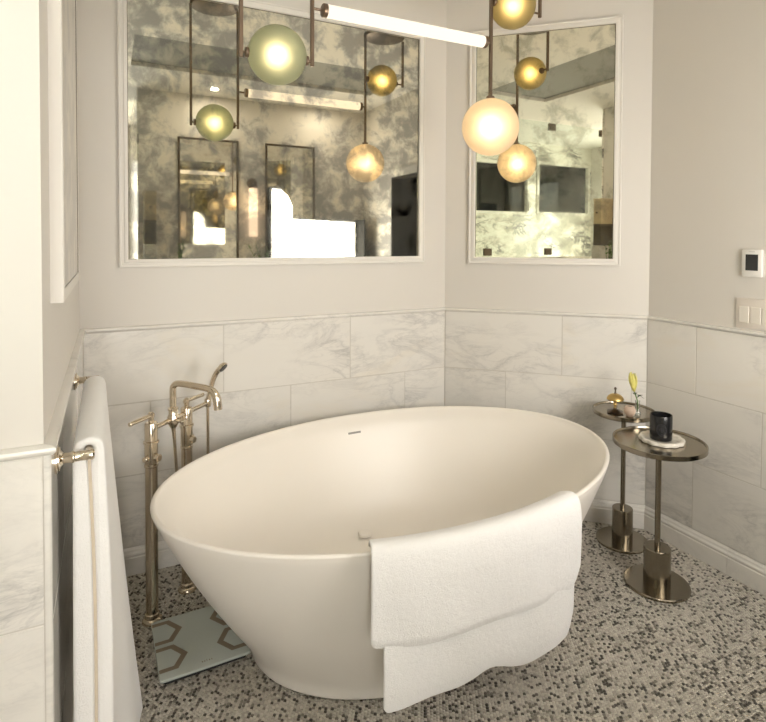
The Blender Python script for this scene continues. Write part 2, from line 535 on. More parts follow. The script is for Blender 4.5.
# back wall (bottom row half offset like the top)
tile_wall(wall_b, (0, 0, 0), (1, 0, 0), (0, -1, 0), W1, 3, [grid(.556), grid(.248), grid(.550)])
boxes('grout_bed', [((0, .0015, ZB), (W1, PO + .001, ZT))], M_GROUT, wall_b)
tile_wall(wall_a, w2(0), (CA, -SA, 0), NW, W2, 3, [[.607], [.326, .936], [.607]])
bm = bmesh.new(); add_sweep(bm, [(-.0015, 0), (-PO - .001, 0), (-PO - .001, ZT - ZB), (-.0015, ZT - ZB)], w2(0, 0, ZB), w2(W2, 0, ZB), NW)
from_bm('grout_bed', bm, M_GROUT, wall_a)
tile_wall(wall_r, (XR, YR, 0), (0, -1, 0), (-1, 0, 0), YR - DY1 - .05, 3, [[.249], [.546], [.256]])
boxes('grout_bed', [((XR + .0015, DY1 + .05, ZB), (XR + PO + .001, YR, ZT))], M_GROUT, wall_r)
tile_wall(wall_l, (0, YW + .012, 0), (0, 1, 0), (1, 0, 0), -YW - .012, 3, [[.30, .91], [.60, 1.21], [.30, .91]])
boxes('grout_bed', [((-PO - .001, YW + .002, ZB), (-.0015, 0, ZT))], M_GROUT, wall_l)
tile_wall(wall_l, (-.61 * 2 - .012, YW, 0), (1, 0, 0), (0, -1, 0), 1.22, 3, [[.61], [.305, .915], [.61]])
boxes('grout_bed', [((-1.2, YW + .0015, ZB), (-.002, YW + PO + .001, ZT))], M_GROUT, wall_l)
# rounded marble corner of the left wall
bm = bmesh.new()
cp = [(-.011, 0), (-.006, 0), (-.0025, .001), (-.0006, .003), (0, .0065), (0, .0115), (-.0115, .0115)]
a_ = [bm.verts.new((x, YW + y, ZB)) for x, y in cp]; b_ = [bm.verts.new((x, YW + y, ZT)) for x, y in cp]
for i in range(len(cp)):
    bm.faces.new((a_[i], a_[(i + 1) % len(cp)], b_[(i + 1) % len(cp)], b_[i]))
bm.faces.new(a_); bm.faces.new(b_[::-1])
auto(from_bm('corner_bead', bm, M_TILE, wall_l))

# ---- top trim (rounded pencil ledge), one mitred run around the alcove
tp = [(-PO, 0), (.002, 0), (.004, .002), (.0075, .0045), (.0092, .008), (.0092, .011), (.0075, .0145), (.003, .0165), (-PO, .0175)]
def mit(n1, n2):
    n1, n2 = Vector(n1), Vector(n2); b = (n1 + n2).normalized()
    return b / b.dot(n1)
P_trim = [(-1.23, YW, ZT), (0, YW, ZT), (0, 0, ZT), (W1, 0, ZT), (XR, YR, ZT), (XR, DY1 + .05, ZT)]
NB, NR, NL, NRET = Vector((0, -1, 0)), Vector((-1, 0, 0)), Vector((1, 0, 0)), Vector((0, -1, 0))
O_trim = [NRET, mit(NRET, NL), mit(NL, NB), mit(NB, NW), mit(NW, NR), NR]
names_t = ['trim_2', 'trim_3', 'trim_4', 'trim_5', 'trim_6']
lab_t = ['slim marble ledge on the wall end', 'slim marble ledge above the towel bar', 'slim marble ledge under the wide mirror', 'slim marble ledge under the narrow mirror', 'slim marble ledge under the switches']
for i in range(5):
    bm = bmesh.new(); add_mitre(bm, tp, P_trim[i:i + 2], O_trim[i:i + 2])
    tag(auto(from_bm(names_t[i], bm, M_TRIM if False else M_BASE), 40), lab_t[i], kind='structure')

# ---- marble skirting with an ogee cap
bp = [(-PO, 0), (.012, 0), (.012, .072), (.0095, .075), (.0095, .079), (.0115, .083), (.0105, .089), (.0070, .094), (.0055, .099), (.0055, .103), (.0030, .108), (.0005, ZB - .001), (-PO, ZB - .001)]
def skirt(name, lab, pts, outs, cuts):
    """cuts: joints as fractions of the run; each stone is its own piece"""
    root = empty(name); tag(root, lab, kind='structure')
    fr = [0.0] + cuts + [1.0]
    A, B = Vector(pts[0]), Vector(pts[1]); oa, ob = Vector(outs[0]), Vector(outs[1])
    n = Vector(ob if abs(ob.length - 1) < 1e-4 else oa)
    for f0, f1 in zip(fr, fr[1:]):
        g = .0008 / (B - A).length
        p0, p1 = A.lerp(B, f0 + (g if f0 else 0)), A.lerp(B, f1 - (g if f1 < 1 else 0))
        nn = outs[2]
        bm = bmesh.new(); add_mitre(bm, bp, [p0, p1], [oa if f0 == 0 else nn, ob if f1 == 1 else nn])
        auto(from_bm('skirting_stone', bm, M_BASE, root), 25)
LR = abs(DY1 + .05 - YR)
skirt('baseboard_left', 'marble skirting under the towel bar', [(0, YW, 0), (0, 0, 0)], [mit(NRET, NL), mit(NL, NB), NL], [.45])
skirt('baseboard_back', 'marble skirting behind the tub filler', [(0, 0, 0), (W1, 0, 0)], [mit(NL, NB), mit(NB, NW), NB], [.36, .72])
skirt('baseboard_angled', 'marble skirting along the angled wall', [(W1, 0, 0), (XR, YR, 0)], [mit(NB, NW), mit(NW, NR), NW], [.5])
skirt('baseboard_right', 'marble skirting beside the round side tables', [(XR, YR, 0), (XR, DY1 + .05, 0)], [mit(NW, NR), NR, NR], [(1.122 + YR) / LR])
skirt('baseboard_end', 'marble skirting across the wall end', [(-1.2, YW, 0), (0, YW, 0)], [NRET, mit(NRET, NL), NRET], [.5])

# ---- penny-round mosaic on the floor (too many and small to count)
def mosaic():
    p = .0108; r = .0050; k = 6; h = .003
    xs, ys = [], []
    ny = int((.0 - (-1.95)) / (p * .866)); nx = int(2.5 / p)
    J, I = np.meshgrid(np.arange(ny), np.arange(nx), indexing='ij')
    X = .006 + I * p + (J % 2) * p / 2; Y = -.008 - J * p * .8660254
    X, Y = X.ravel(), Y.ravel()
    keep = (X > .013) & (X < XR - .013) & ((X - W1) * SA + Y * CA < -.014)
    keep &= ((X - 1.087) / .50) ** 2 + ((Y + .70) / .32) ** 2 > 1
    X, Y = X[keep], Y[keep]
    # a second strip left of the wall end
    n = len(X)
    X = X + rng.normal(0, .00025, n); Y = Y + rng.normal(0, .00025, n)
    rr = r * rng.uniform(.93, 1.04, n)
    zt = rng.normal(0, .0002, n)
    an = np.arange(k) * 2 * np.pi / k + .2
    ca, sa = np.cos(an), np.sin(an)
    NL_ = 2
    V = np.zeros((n, NL_ * k, 3))
    for lev, (f, z) in enumerate(((1.04, -h), (.94, 0.0))):
        V[:, lev * k:(lev + 1) * k, 0] = X[:, None] + (rr[:, None] * f) * ca
        V[:, lev * k:(lev + 1) * k, 1] = Y[:, None] + (rr[:, None] * f) * sa
        V[:, lev * k:(lev + 1) * k, 2] = z + (zt[:, None] if lev else 0)
    quads = []
    for lev in range(NL_ - 1):
        for i in range(k):
            quads.append([lev * k + i, lev * k + (i + 1) % k, (lev + 1) * k + (i + 1) % k, (lev + 1) * k + i])
    quads = np.array(quads); cap = np.arange((NL_ - 1) * k, NL_ * k)
    base = (np.arange(n) * NL_ * k)
    Q = (base[:, None, None] + quads[None]).reshape(n, -1)
    Cp = base[:, None] + cap[None]
    loops = np.concatenate([Q, Cp], 1).ravel().astype(np.int32)
    starts = np.concatenate([np.arange(len(quads)) * 4, [len(quads) * 4]])
    per = len(quads) * 4 + k
    LS = (np.arange(n)[:, None] * per + starts[None]).ravel().astype(np.int32)
    me = bpy.data.meshes.new('penny_mosaic')
    me.vertices.add(n * NL_ * k); me.vertices.foreach_set('co', V.ravel().astype(np.float32))
    me.loops.add(len(loops)); me.loops.foreach_set('vertex_index', loops)
    me.polygons.add(len(LS)); me.polygons.foreach_set('loop_start', LS)
    me.update(calc_edges=True); me.validate()
    me.materials.append(M_MOS)
    o = link(bpy.data.objects.new('penny_mosaic', me), floor)
    o['kind'] = 'stuff'
mosaic()

# ------------------------------------------------------------------ framed mirrors
def frame_ring(bm, O, sd, nd, s0, s1, z0, z1, prof):
    """prof: (outward offset, proud height) around rectangle s0..s1, z0..z1 on a wall"""
    O, sd, nd = Vector(O), Vector(sd), Vector(nd)
    cs = [(s0, z0, -1, -1), (s1, z0, 1, -1), (s1, z1, 1, 1), (s0, z1, -1, 1)]
    rings = [[bm.verts.new(O + sd * (s + ds * a) + Vector((0, 0, z + dz * a)) + nd * b) for a, b in prof] for s, z, ds, dz in cs]
    n = len(prof)
    for k in range(4):
        ra, rb = rings[k], rings[(k + 1) % 4]
        for i in range(n):
            bm.faces.new((ra[i], ra[(i + 1) % n], rb[(i + 1) % n], rb[i]))
FP = [(-.004, -.010), (-.004, .008), (0, .010), (.009, .010), (.011, .004), (.021, .004), (.024, .008), (.029, .008), (.031, .003), (.031, -.010)]
def framed(name, lab, O, sd, nd, s0, s1, z0, z1, gm, prof=FP, fm=None, gn=-.004, rub=True):
    O, sd, nd = Vector(O), Vector(sd), Vector(nd)
    c = O + sd * ((s0 + s1) / 2) + Vector((0, 0, z0))
    root = empty(name, c)
    tag(root, lab, 'mirror')
    bm = bmesh.new(); add_sweep(bm, [(gn - .005, 0), (gn, 0), (gn, z1 - z0), (gn - .005, z1 - z0)], O + sd * s0 + Vector((0, 0, z0)) - c, O + sd * s1 + Vector((0, 0, z0)) - c, nd)
    from_bm('mirror_glass', bm, gm, root)
    bm = bmesh.new(); frame_ring(bm, O - c, sd, nd, s0, s1, z0, z1, prof)
    auto(from_bm('frame', bm, fm or M_TRIM, root), 20)
    if rub:  # dark tarnished edge of the glass
        bm = bmesh.new(); frame_ring(bm, O - c, sd, nd, s0 + .006, s1 - .006, z0 + .003, z1 - .006, [(-.0, gn + .0002), (-.0, gn + .001), (.003, gn + .001), (.003, gn + .0002)])
        from_bm('edge_strip', bm, M_DKBRONZE, root)
    return root
framed('wall_mirror', 'wide smoky antiqued mirror in a painted frame on the wall behind the tub', (0, 0, 0), (1, 0, 0), (0, -1, 0), .1635, 1.5479, 1.322, 2.459, M_MIR1)
framed('wall_mirror', 'narrow pale antiqued mirror in a painted frame on the angled wall', w2(0), (CA, -SA, 0), NW, .1548, .8464, 1.3175, 2.4787, M_MIR2)
FP3 = [(-.003, 0), (-.003, .0235), (0, .024), (.022, .024), (.024, .022), (.024, 0)]
framed('wall_mirror', 'mirror in a deep painted frame above the towel bar, seen almost edge-on', (-PO, 0, 0), (0, 1, 0), (1, 0, 0), -1.225, -.60, 1.306, 2.46, M_MIR1, FP3, gn=.0222, rub=True)
FP4 = [(-.004, 0), (-.004, .02), (0, .024), (.012, .024), (.014, .02), (.014, 0)]
framed('wall_mirror', 'bronze framed vanity mirror nearer the shower passage, seen reflected', (0, YO, 0), (1, 0, 0), (0, 1, 0), .66, 1.16, 1.05, 2.30, M_MIR3, FP4, M_DKBRONZE, gn=.010, rub=False)
framed('wall_mirror', 'bronze framed vanity mirror behind the white light panel, seen reflected', (0, YO, 0), (1, 0, 0), (0, 1, 0), 1.44, 1.90, 1.05, 2.30, M_MIR3, FP4, M_DKBRONZE, gn=.010, rub=False)

# ------------------------------------------------------------------ bathtub
TX, TY, TA, TBm, TZ, TROT = 1.099, -.70, .902, .594, .58, math.radians(2.4)
def tub_pt(t, z, s, off=0.0, fy=1.0):
    """point on the oval of scale s, pushed out by off metres"""
    a, b = TA * s + off, TBm * s * fy + off
    x, y = a * math.cos(t), b * math.sin(t)
    return Vector((x * math.cos(TROT) - y * math.sin(TROT), x * math.sin(TROT) + y * math.cos(TROT), z))
def out_scale(z):
    pts = [(0, .645), (.02, .645), (.05, .654), (.10, .688), (.2, .766), (.3, .837), (.4, .900), (.5, .957), (.56, .990), (.58, 1.0)]
    for (z0, s0), (z1, s1) in zip(pts, pts[1:]):
        if z <= z1: return s0 + (s1 - s0) * (z - z0) / (z1 - z0)
    return 1.0
tub = empty('bathtub', (TX, TY, 0))
tag(tub, 'cream oval freestanding stone bathtub with a thin rim', 'bathtub')
N = 96
rings = []
for z in (.0, .012, .03, .055, .09, .14, .2, .27, .34, .41, .48, .53, .557):
    rings.append((z, out_scale(z), 0.0))
rings += [(.568, 1.0, -.0065), (.575, 1.0, -.0035), (.5795, 1.0, -.0075), (.5808, 1.0, -.0125), (.5798, 1.0, -.0175), (.576, 1.0, -.022), (.566, 1.0, -.0265)]
inner = [(.54, .93), (.50, .905), (.44, .868), (.37, .825), (.30, .782), (.24, .742), (.195, .700), (.165, .655), (.148, .60), (.139, .53), (.134, .42), (.132, .28), (.131, .12)]
bm = bmesh.new(); rv = []
for z, s, off in rings: rv.append([bm.verts.new(tub_pt(2 * PI * i / N, z, s, off, 1 + .05 * max(0, 1 - z / .25))) for i in range(N)])
for z, s in inner: rv.append([bm.verts.new(tub_pt(2 * PI * i / N, z, s, -.006)) for i in range(N)])
for a, b in zip(rv, rv[1:]):
    for i in range(N): bm.faces.new((a[i], a[(i + 1) % N], b[(i + 1) % N], b[i]))
bm.faces.new(rv[-1]); bm.faces.new(rv[0][::-1])
o = from_bm('tub_shell', bm, M_TUB, tub, smooth=True)
ss = o.modifiers.new('sub', 'SUBSURF'); ss.levels = 1; ss.render_levels = 2
# overflow slot on the back wall, following the inner surface
def inner_pt(t, z):
    for (z1, s1), (z0, s0) in zip(inner, inner[1:]):
        if z0 <= z <= z1:
            s = s0 + (s1 - s0) * (z - z0) / (z1 - z0); return tub_pt(t, z, s, -.006)
    return tub_pt(t, z, .93, -.006)
t0 = math.radians(87.3)
ov = bmesh.new(); vs = []
steps = 10
for i in range(steps + 1):
    t = t0 + math.radians(-2.2 + 4.4 * i / steps)
    up = inner_pt(t, .5120) + Vector((0, -.003, 0)); dn = inner_pt(t, .5045) + Vector((0, -.003, 0))
    vs.append((ov.verts.new(up), ov.verts.new(dn), ov.verts.new(dn + Vector((0, .012, 0))), ov.verts.new(up + Vector((0, .012, 0)))))
for a, b in zip(vs, vs[1:]):
    for k in range(4): ov.faces.new((a[k], a[(k + 1) % 4], b[(k + 1) % 4], b[k]))
ov.faces.new(vs[0]); ov.faces.new(vs[-1][::-1])
o = from_bm('overflow_slot', ov, M_SLOT, tub); o['label'] = 'slim metal overflow slot'
o = lathe('drain_cap', [(0, .026), (.020, .026), (.027, .023), (.030, .018), (.030, .014), (.012, .012), (.012, 0), (0, 0)], M_TUB, tub, loc=(1.07 - TX, -.395 - TY, .131))
o['label'] = 'round raised drain cap'

# ------------------------------------------------------------------ towel over the tub rim
def drape():
    d0, d1 = 242.6, 288.2
    nu = 70
    def sheet(hem, s_add, th, wav, inn, dstart, dend, seed):
        """list of rings along the rim; each a closed section of the cloth"""
        secs = []
        for i in range(nu + 1):
            f = i / nu
            t = math.radians(dstart + (dend - dstart) * f)
            o = tub_pt(t, 0, 1.0); nrm = Vector((math.cos(t) / TA, math.sin(t) / TBm, 0)).normalized()
            ex = 0.0
            # corner rounding towards the ends of the hem
            e0, e1 = f * (dend - dstart), (1 - f) * (dend - dstart)
            zh = hem(f)
            if e1 < 3: zh += .05 * (1 - e1 / 3) ** 2
            if e0 < .8: zh += .012 * (1 - e0 / .8) ** 2
            hsup = o.dot(nrm)
            ins = lambda s_: -(1 - s_) * hsup - .006 - .010
            cl = [(ins(.843), .40), (ins(.880), .46), (ins(.9175), .52), (-.042, .567), (-.030, .588), (-.010, .594), (.006, .594), (.016, .586), (.021, .568), (.024, .53)]
            cl = cl[inn:]
            m = 12
            ztop = .53
            for k in range(1, m + 1):
                g = k / m
                z = ztop + (zh - ztop) * g
                wv = wav * g * (math.sin(f * 15 + seed) * .7 + math.sin(f * 8.3 + 1.1 * seed) * .6)
                cl.append((.024 - .004 * g + wv, z))
            pts = []
            for k, (n_, z) in enumerate(cl):
                w = .0022 * noise.noise(Vector((f * 9, z * 14, seed)))
                pts.append((n_ + (s_add if n_ > -.015 else -s_add) + w, z + (s_add if -.03 < n_ < .018 and z > .58 else 0)))
            # section: outer side then inner side, with rounded hem
            outer, innr = [], []
            for k, (a, z) in enumerate(pts):
                a0 = pts[max(k - 1, 0)]; a1 = pts[min(k + 1, len(pts) - 1)]
                tx, tz = a1[0] - a0[0], a1[1] - a0[1]; L = math.hypot(tx, tz) or 1
                nx, nz = -tz / L, tx / L
                h = th if k not in (0, len(pts) - 1) else th * .55
                outer.append((a + nx * h, z + nz * h)); innr.append((a, z))
            last = pts[-1]
            tip = (last[0] + th * .5, last[1] - th * .45)
            loop = outer + [tip] + innr[::-1]
            secs.append([o + nrm * a + Vector((0, 0, z)) for a, z in loop])
        return secs
    bm = bmesh.new()
    for hem, s_add, th, wav, inn, a, b, seed in (
        (lambda f: .176 + .030 * math.exp(-((f - .47) / .10) ** 2) + .010 * f - .012 * math.exp(-((f - .68) / .10) ** 2), .0005, .009, .009, 0, d0 + 2.2, d1 - .6, 1.3),
        (lambda f: .352 - .006 * math.sin(f * 9) - .012 * f, .0115, .012, .004, 3, d0, d1, 4.1)):
        secs = sheet(hem, s_add, th, wav, inn, a, b, seed)
        rv = [[bm.verts.new(p) for p in s] for s in secs]
        n = len(rv[0])
        for p, q in zip(rv, rv[1:]):
            for i in range(n): bm.faces.new((p[i], p[(i + 1) % n], q[(i + 1) % n], q[i]))
        m_ = (n - 1) // 2
        for rg in (rv[0], rv[-1]):      # close the ends between the two faces of the cloth
            for k in range(m_ - 1): bm.faces.new((rg[k], rg[k + 1], rg[n - 2 - k], rg[n - 1 - k]))
            bm.faces.new((rg[m_ - 1], rg[m_], rg[m_ + 1]))
    o = from_bm('bath_towel', bm, M_TERRY, None, smooth=True, loc=(TX, TY, 0))
    ss = o.modifiers.new('sub', 'SUBSURF'); ss.levels = 1; ss.render_levels = 2
    tag(o, 'white terry towel folded in two lengths over the tub rim', 'towel')
drape()

# ------------------------------------------------------------------ towel bar with hanging towel
bar = empty('towel_bar', (0, -1.0, .99)); tag(bar, 'polished nickel towel bar on the marble side wall', 'towel bar')
BX, BZ = .056, .0
for y in (-1.338, -.672):
    p = lathe('post', [(0, 0), (.0100, 0), (.0100, .020), (.0112, .022), (.0112, .026), (.0095, .028), (.0095, .045), (.0105, .047), (.0105, .058), (.008, .061), (0, .062)], M_NICKEL, bar,
              M=along((.006, y + 1.0, 0), (.1, y + 1.0, 0)), n=24)
    lathe('flange', [(0, 0), (.027, 0), (.027, .004), (.023, .0055), (.023, .0075), (.016, .009), (.0115, .013), (0, .013)], M_NICKEL, p, M=along((.0005, y + 1.0, 0), (.1, y + 1.0, 0)), n=28)
rod('bar', (BX, -1.338 + 1, BZ), (BX, -.672 + 1, BZ), .0072, M_NICKEL, bar)

def hang():
    ny = 26
    secs = []
    Y0, Y1 = -1.312, -.735
    bot = .11
    nz = 16
    for j in range(ny + 1):
        f = j / ny
        pts_o, pts_i = [], []
        def yy(g): # far edge drifts towards the room's near side lower down
            return Y0 + (Y1 - .16 * g ** 1.3 - Y0) * f
        def fl(g):  # front leg leaves the wall further down, more at the far edge
            return (.016 * g + .004 * math.sin(g * 5)) * (1 - f) + (.090 * g ** 1.15) * f
        T = .021
        sec = []
        zt = .990
        gs = [0, .014, .045] + [.12 + .88 * k / 12 for k in range(13)]
        # back leg outer side, bottom to top
        for k in range(nz):
            g = gs[nz - 1 - k]
            z = bot + .02 + (zt - bot - .02) * (1 - g)
            sec.append((BX - .0075 - T - .004 * g * math.sin(3 * f + 2), yy(g), z))
        for k in range(1, 8):
            a = PI - PI * k / 8
            sec.append((BX + (.0075 + T) * math.cos(a), yy(0), zt + (.0095 + T * .75) * math.sin(a)))
        for k in range(nz):
            g = gs[k]
            z = zt + (bot - zt) * g
            w = .004 * math.sin(f * 9 + g * 3) * g
            sec.append((BX + .0075 + T + fl(g) + w, yy(g), z))
        sec.append((BX + .0075 + T * .5 + fl(1), yy(1), bot - .012))
        for k in range(nz):
            g = gs[nz - 1 - k]
            z = zt + (bot - zt) * g
            sec.append((BX + .0006 + .0076 * max(0, 1 - g * 40) + fl(g) * .96, yy(g), z))
        for k in range(1, 6):
            a = PI * k / 6
            sec.append((BX + .0082 * math.cos(a), yy(0), zt + .0090 * math.sin(a)))
        for k in range(nz):
            g = gs[k]
            z = zt + (bot + .02 - zt) * g
            sec.append((BX - .0006 - .0076 * max(0, 1 - g * 40) + fl(g) * .96, yy(g), z))
        sec.append((BX - .0075 - T * .55, yy(1), bot + .008))
        secs.append(sec)
    bm = bmesh.new()
    rv = [[bm.verts.new(p) for p in s] for s in secs]
    n = len(rv[0])
    for p, q in zip(rv, rv[1:]):
        for i in range(n): bm.faces.new((p[i], p[(i + 1) % n], q[(i + 1) % n], q[i]))
    bm.faces.new(rv[0]); bm.faces.new(rv[-1][::-1])
    o = from_bm('hanging_towel', bm, M_TERRY, None, smooth=True)
    be = o.modifiers.new('bev', 'BEVEL'); be.width = .007; be.segments = 3; be.limit_method = 'ANGLE'; be.angle_limit = math.radians(60)
    # beige woven hem showing where the two lengths meet
    bmh = bmesh.new(); pr_ = []
    for k in range(24):
        g = .02 + .98 * k / 23
        x = BX + (.016 * g + .004 * math.sin(g * 5)) * .96; z = .990 + (.118 - .990) * g
        pr_.append([bmh.verts.new((x + a, Y0 - b, z)) for a, b in ((-.0028, -.004), (-.0028, .0012), (.0028, .0012), (.0028, -.004))])
    for a, b in zip(pr_, pr_[1:]):
        for k in range(4): bmh.faces.new((a[k], a[(k + 1) % 4], b[(k + 1) % 4], b[k]))
    bmh.faces.new(pr_[0]); bmh.faces.new(pr_[-1][::-1])
    hb = from_bm('hem_band', bmh, plain('beige_hem', (.66, .57, .45), .9), o); hb['label'] = 'beige woven hem'
    tag(o, 'long white towel hanging folded over the wall-mounted towel bar', 'towel')
hang()

# ------------------------------------------------------------------ floor-mounted tub filler
FA, FB = Vector((.229, -.352, 0)), Vector((.368, -.213, 0))
fe = (FB - FA).normalized(); fp = Vector((fe.y, -fe.x, 0))
fil = empty('tub_filler', (.292, -.28, 0)); tag(fil, 'polished nickel floor-standing tub filler with spout and hand shower', 'faucet')
FO = Vector((.292, -.28, 0))
ZC = .714
for Q, sgn in ((FA, -1), (FB, 1)):
    q = Q - FO
    r_ = lathe('riser', [(0, .0), (.0215, 0), (.0215, .575), (.0245, .578), (.0245, .585), (.0215, .588), (.0215, .60), (0, .60)], M_NICKEL, fil, loc=q, n=28)
    lathe('base_flange', [(0, 0), (.035, 0), (.035, .008), (.032, .013), (.0255, .016), (.0255, .030), (.0215, .033), (0, .033)], M_NICKEL, r_, n=32)
    v_ = lathe('valve_body', [(0, .588), (.022, .588), (.0235, .593), (.0235, .662), (.0275, .664), (.0275, .671), (.0225, .673), (.0225, .735), (.020, .740), (.010, .742), (.010, .755), (.0115, .758), (.0115, .772), (.006, .777), (0, .777)], M_NICKEL, fil, loc=q, n=28)
    # union nuts on the sides of the valve
    rod('union_nut', Vector((0, 0, .612)) + fp * .012, Vector((0, 0, .612)) + fp * .038, .0135, M_NICKEL, v_, n=6)
    rod('union_nut', Vector((0, 0, .612)) - fe * .012 * -sgn, Vector((0, 0, .612)) + fe * .036 * sgn, .010, M_NICKEL, v_, n=16)
    rod('lever', q + Vector((0, 0, .765)) - fe * sgn * .012, q + Vector((0, 0, .763)) + fe * sgn * .105, .0078, M_NICKEL, fil)
# crossbar, running on to the hand-shower cradle
cA = FA - FO + Vector((0, 0, ZC)); cE = FA - FO + fe * .325 + Vector((0, 0, ZC + .006))
rod('crossbar', cA, cE, .0095, M_NICKEL, fil)
mid = FA - FO + fe * .118
lathe('spout_hub', [(0, -.030), (.012, -.030), (.018, -.018), (.0225, -.010), (.0225, .012), (.017, .020), (.0165, .036), (.0195, .038), (.0195, .046), (.013, .05), (0, .05)], M_NICKEL, fil, loc=mid + Vector((0, 0, ZC)), n=28)
# diverter cross handle facing the tub
rod('diverter_stem', mid + Vector((0, 0, ZC)), mid + Vector((0, 0, ZC)) + fp * .050, .009, M_NICKEL, fil)
dv = bmesh.new()
for a in (0, PI / 2):
    d = (fe * math.cos(a) + Vector((0, 0, 1)) * math.sin(a)) * .021
    c = mid + Vector((0, 0, ZC)) + fp * .05
    add_lathe(dv, rodprof(.005, .042), 14, along(c - d, c + d))
auto(from_bm('diverter_handle', dv, M_NICKEL, fil))
zt_ = .855
sp = [mid + Vector((0, 0, ZC + .04)), mid + Vector((0, 0, .805)), mid + Vector((0, 0, .836)), mid + fp * .006 + Vector((0, 0, zt_ - .008)), mid + fp * .020 + Vector((0, 0, zt_)), mid + fp * .05 + Vector((0, 0, zt_ + .001)),
      mid + fp * .10 + Vector((0, 0, zt_ - .002)), mid + fp * .150 + Vector((0, 0, zt_ - .006)), mid + fp * .178 + Vector((0, 0, zt_ - .013)), mid + fp * .196 + Vector((0, 0, zt_ - .034)), mid + fp * .202 + Vector((0, 0, zt_ - .062)), mid + fp * .204 + Vector((0, 0, zt_ - .082))]
pth = catmull(sp, 7)
rad = [.0125] * len(pth)
for i in range(len(pth)):
    if i > len(pth) - 26: rad[i] = .0125 + .0035 * min(1, (i - len(pth) + 26) / 14)
tube('spout', pth, rad, M_NICKEL, fil, n=20)
# hand shower in its cradle
ck = FA - FO + fe * .332
lathe('cradle', [(0, -.016), (.012, -.016), (.0145, -.010), (.0145, .012), (.012, .018), (0, .018)], M_NICKEL, fil, loc=ck + Vector((0, 0, ZC + .006)), n=24)
up = Vector((0, 0, 1))
hs_ = [ck + up * .715, ck + fp * .006 + up * .745, ck + fp * .016 + up * .785, ck + fp * .028 + up * .82, ck + fp * .042 + up * .848, ck + fp * .058 + up * .866]
hsh = tube('hand_shower', catmull(hs_, 6), [.0125 - .0025 * math.sin(i / 30 * PI) for i in range(31)], M_NICKEL, fil, n=18)
fd = (fp * .75 - up * .55).normalized()
hc = ck + fp * .074 + up * .876
lathe('shower_head', [(0, -.014), (.010, -.013), (.020, -.007), (.024, 0), (.024, .005), (.021, .007), (0, .007)], M_NICKEL, hsh, M=along(hc - fd * .002, hc + fd), n=28)
o = lathe('spray_face', [(0, .0), (.0195, .0), (.0195, .0015), (0, .002)], M_BLACK, hsh, M=along(hc + fd * .0052, hc + fd), n=28); o['label'] = 'black spray face'
hp = [mid + up * (ZC - .025), mid + up * .66 + fe * .004, mid + up * .55 + fe * .014, mid + up * .38 + fe * .03, mid + up * .20 + fe * .05, mid + up * .09 + fe * .085, mid + up * .065 + fe * .125, ck + up * .11 - fe * .03, ck + up * .22 - fe * .006, ck + up * .40, ck + up * .58, ck + up * .68, ck + up * .712]
hose = catmull(hp, 8)
tube('hose', hose, [.0105 - .0045 * min(1, i / 12) for i in range(len(hose))], M_NICKEL, fil, n=12)

# ------------------------------------------------------------------ bathroom scale
sc_rot = math.radians(1.3)
scl = empty('bathroom_scale', (.367, -.558, 0), sc_rot)
tag(scl, 'square frosted glass bathroom scale printed with taupe hexagon outlines', 'scale')
hw, hd = .1425, .154
def rrect(w, h, r, n=5):
    out = []
    for cx, cy, a0 in ((w - r, h - r, 0), (-w + r, h - r, PI / 2), (-w + r, -h + r, PI), (w - r, -h + r, 1.5 * PI)):
        out += [(cx + r * math.cos(a0 + PI / 2 * k / n), cy + r * math.sin(a0 + PI / 2 * k / n)) for k in range(n + 1)]
    return out
def plate(name, w, h, r, z0, z1, mat, parent, bev=0.0):
    bm = bmesh.new(); pl = rrect(w, h, r)
    ls = [(z0, 0), (z1 - bev, 0)] + ([(z1, bev)] if bev else [])
    rv = []
    for z, ins in ls:
        rv.append([bm.verts.new((x * (1 - ins / w), y * (1 - ins / h), z)) for x, y in pl])
    n = len(pl)
    for a, b in zip(rv, rv[1:]):
        for i in range(n): bm.faces.new((a[i], a[(i + 1) % n], b[(i + 1) % n], b[i]))
    bm.faces.new(rv[0][::-1]); bm.faces.new(rv[-1])
    return auto(from_bm(name, bm, mat, parent), 30)
plate('base', hw - .012, hd - .012, .012, .004, .020, M_RUBBER, scl)
plate('glass_plate', hw, hd, .012, .020, .028, M_SCALE, scl, .0015)
for sx in (-1, 1):
    for sy in (-1, 1):
        lathe('foot', [(0, 0), (.013, 0), (.013, .005), (0, .005)], M_RUBBER, scl, loc=(sx * .10, sy * .115, 0), n=16)
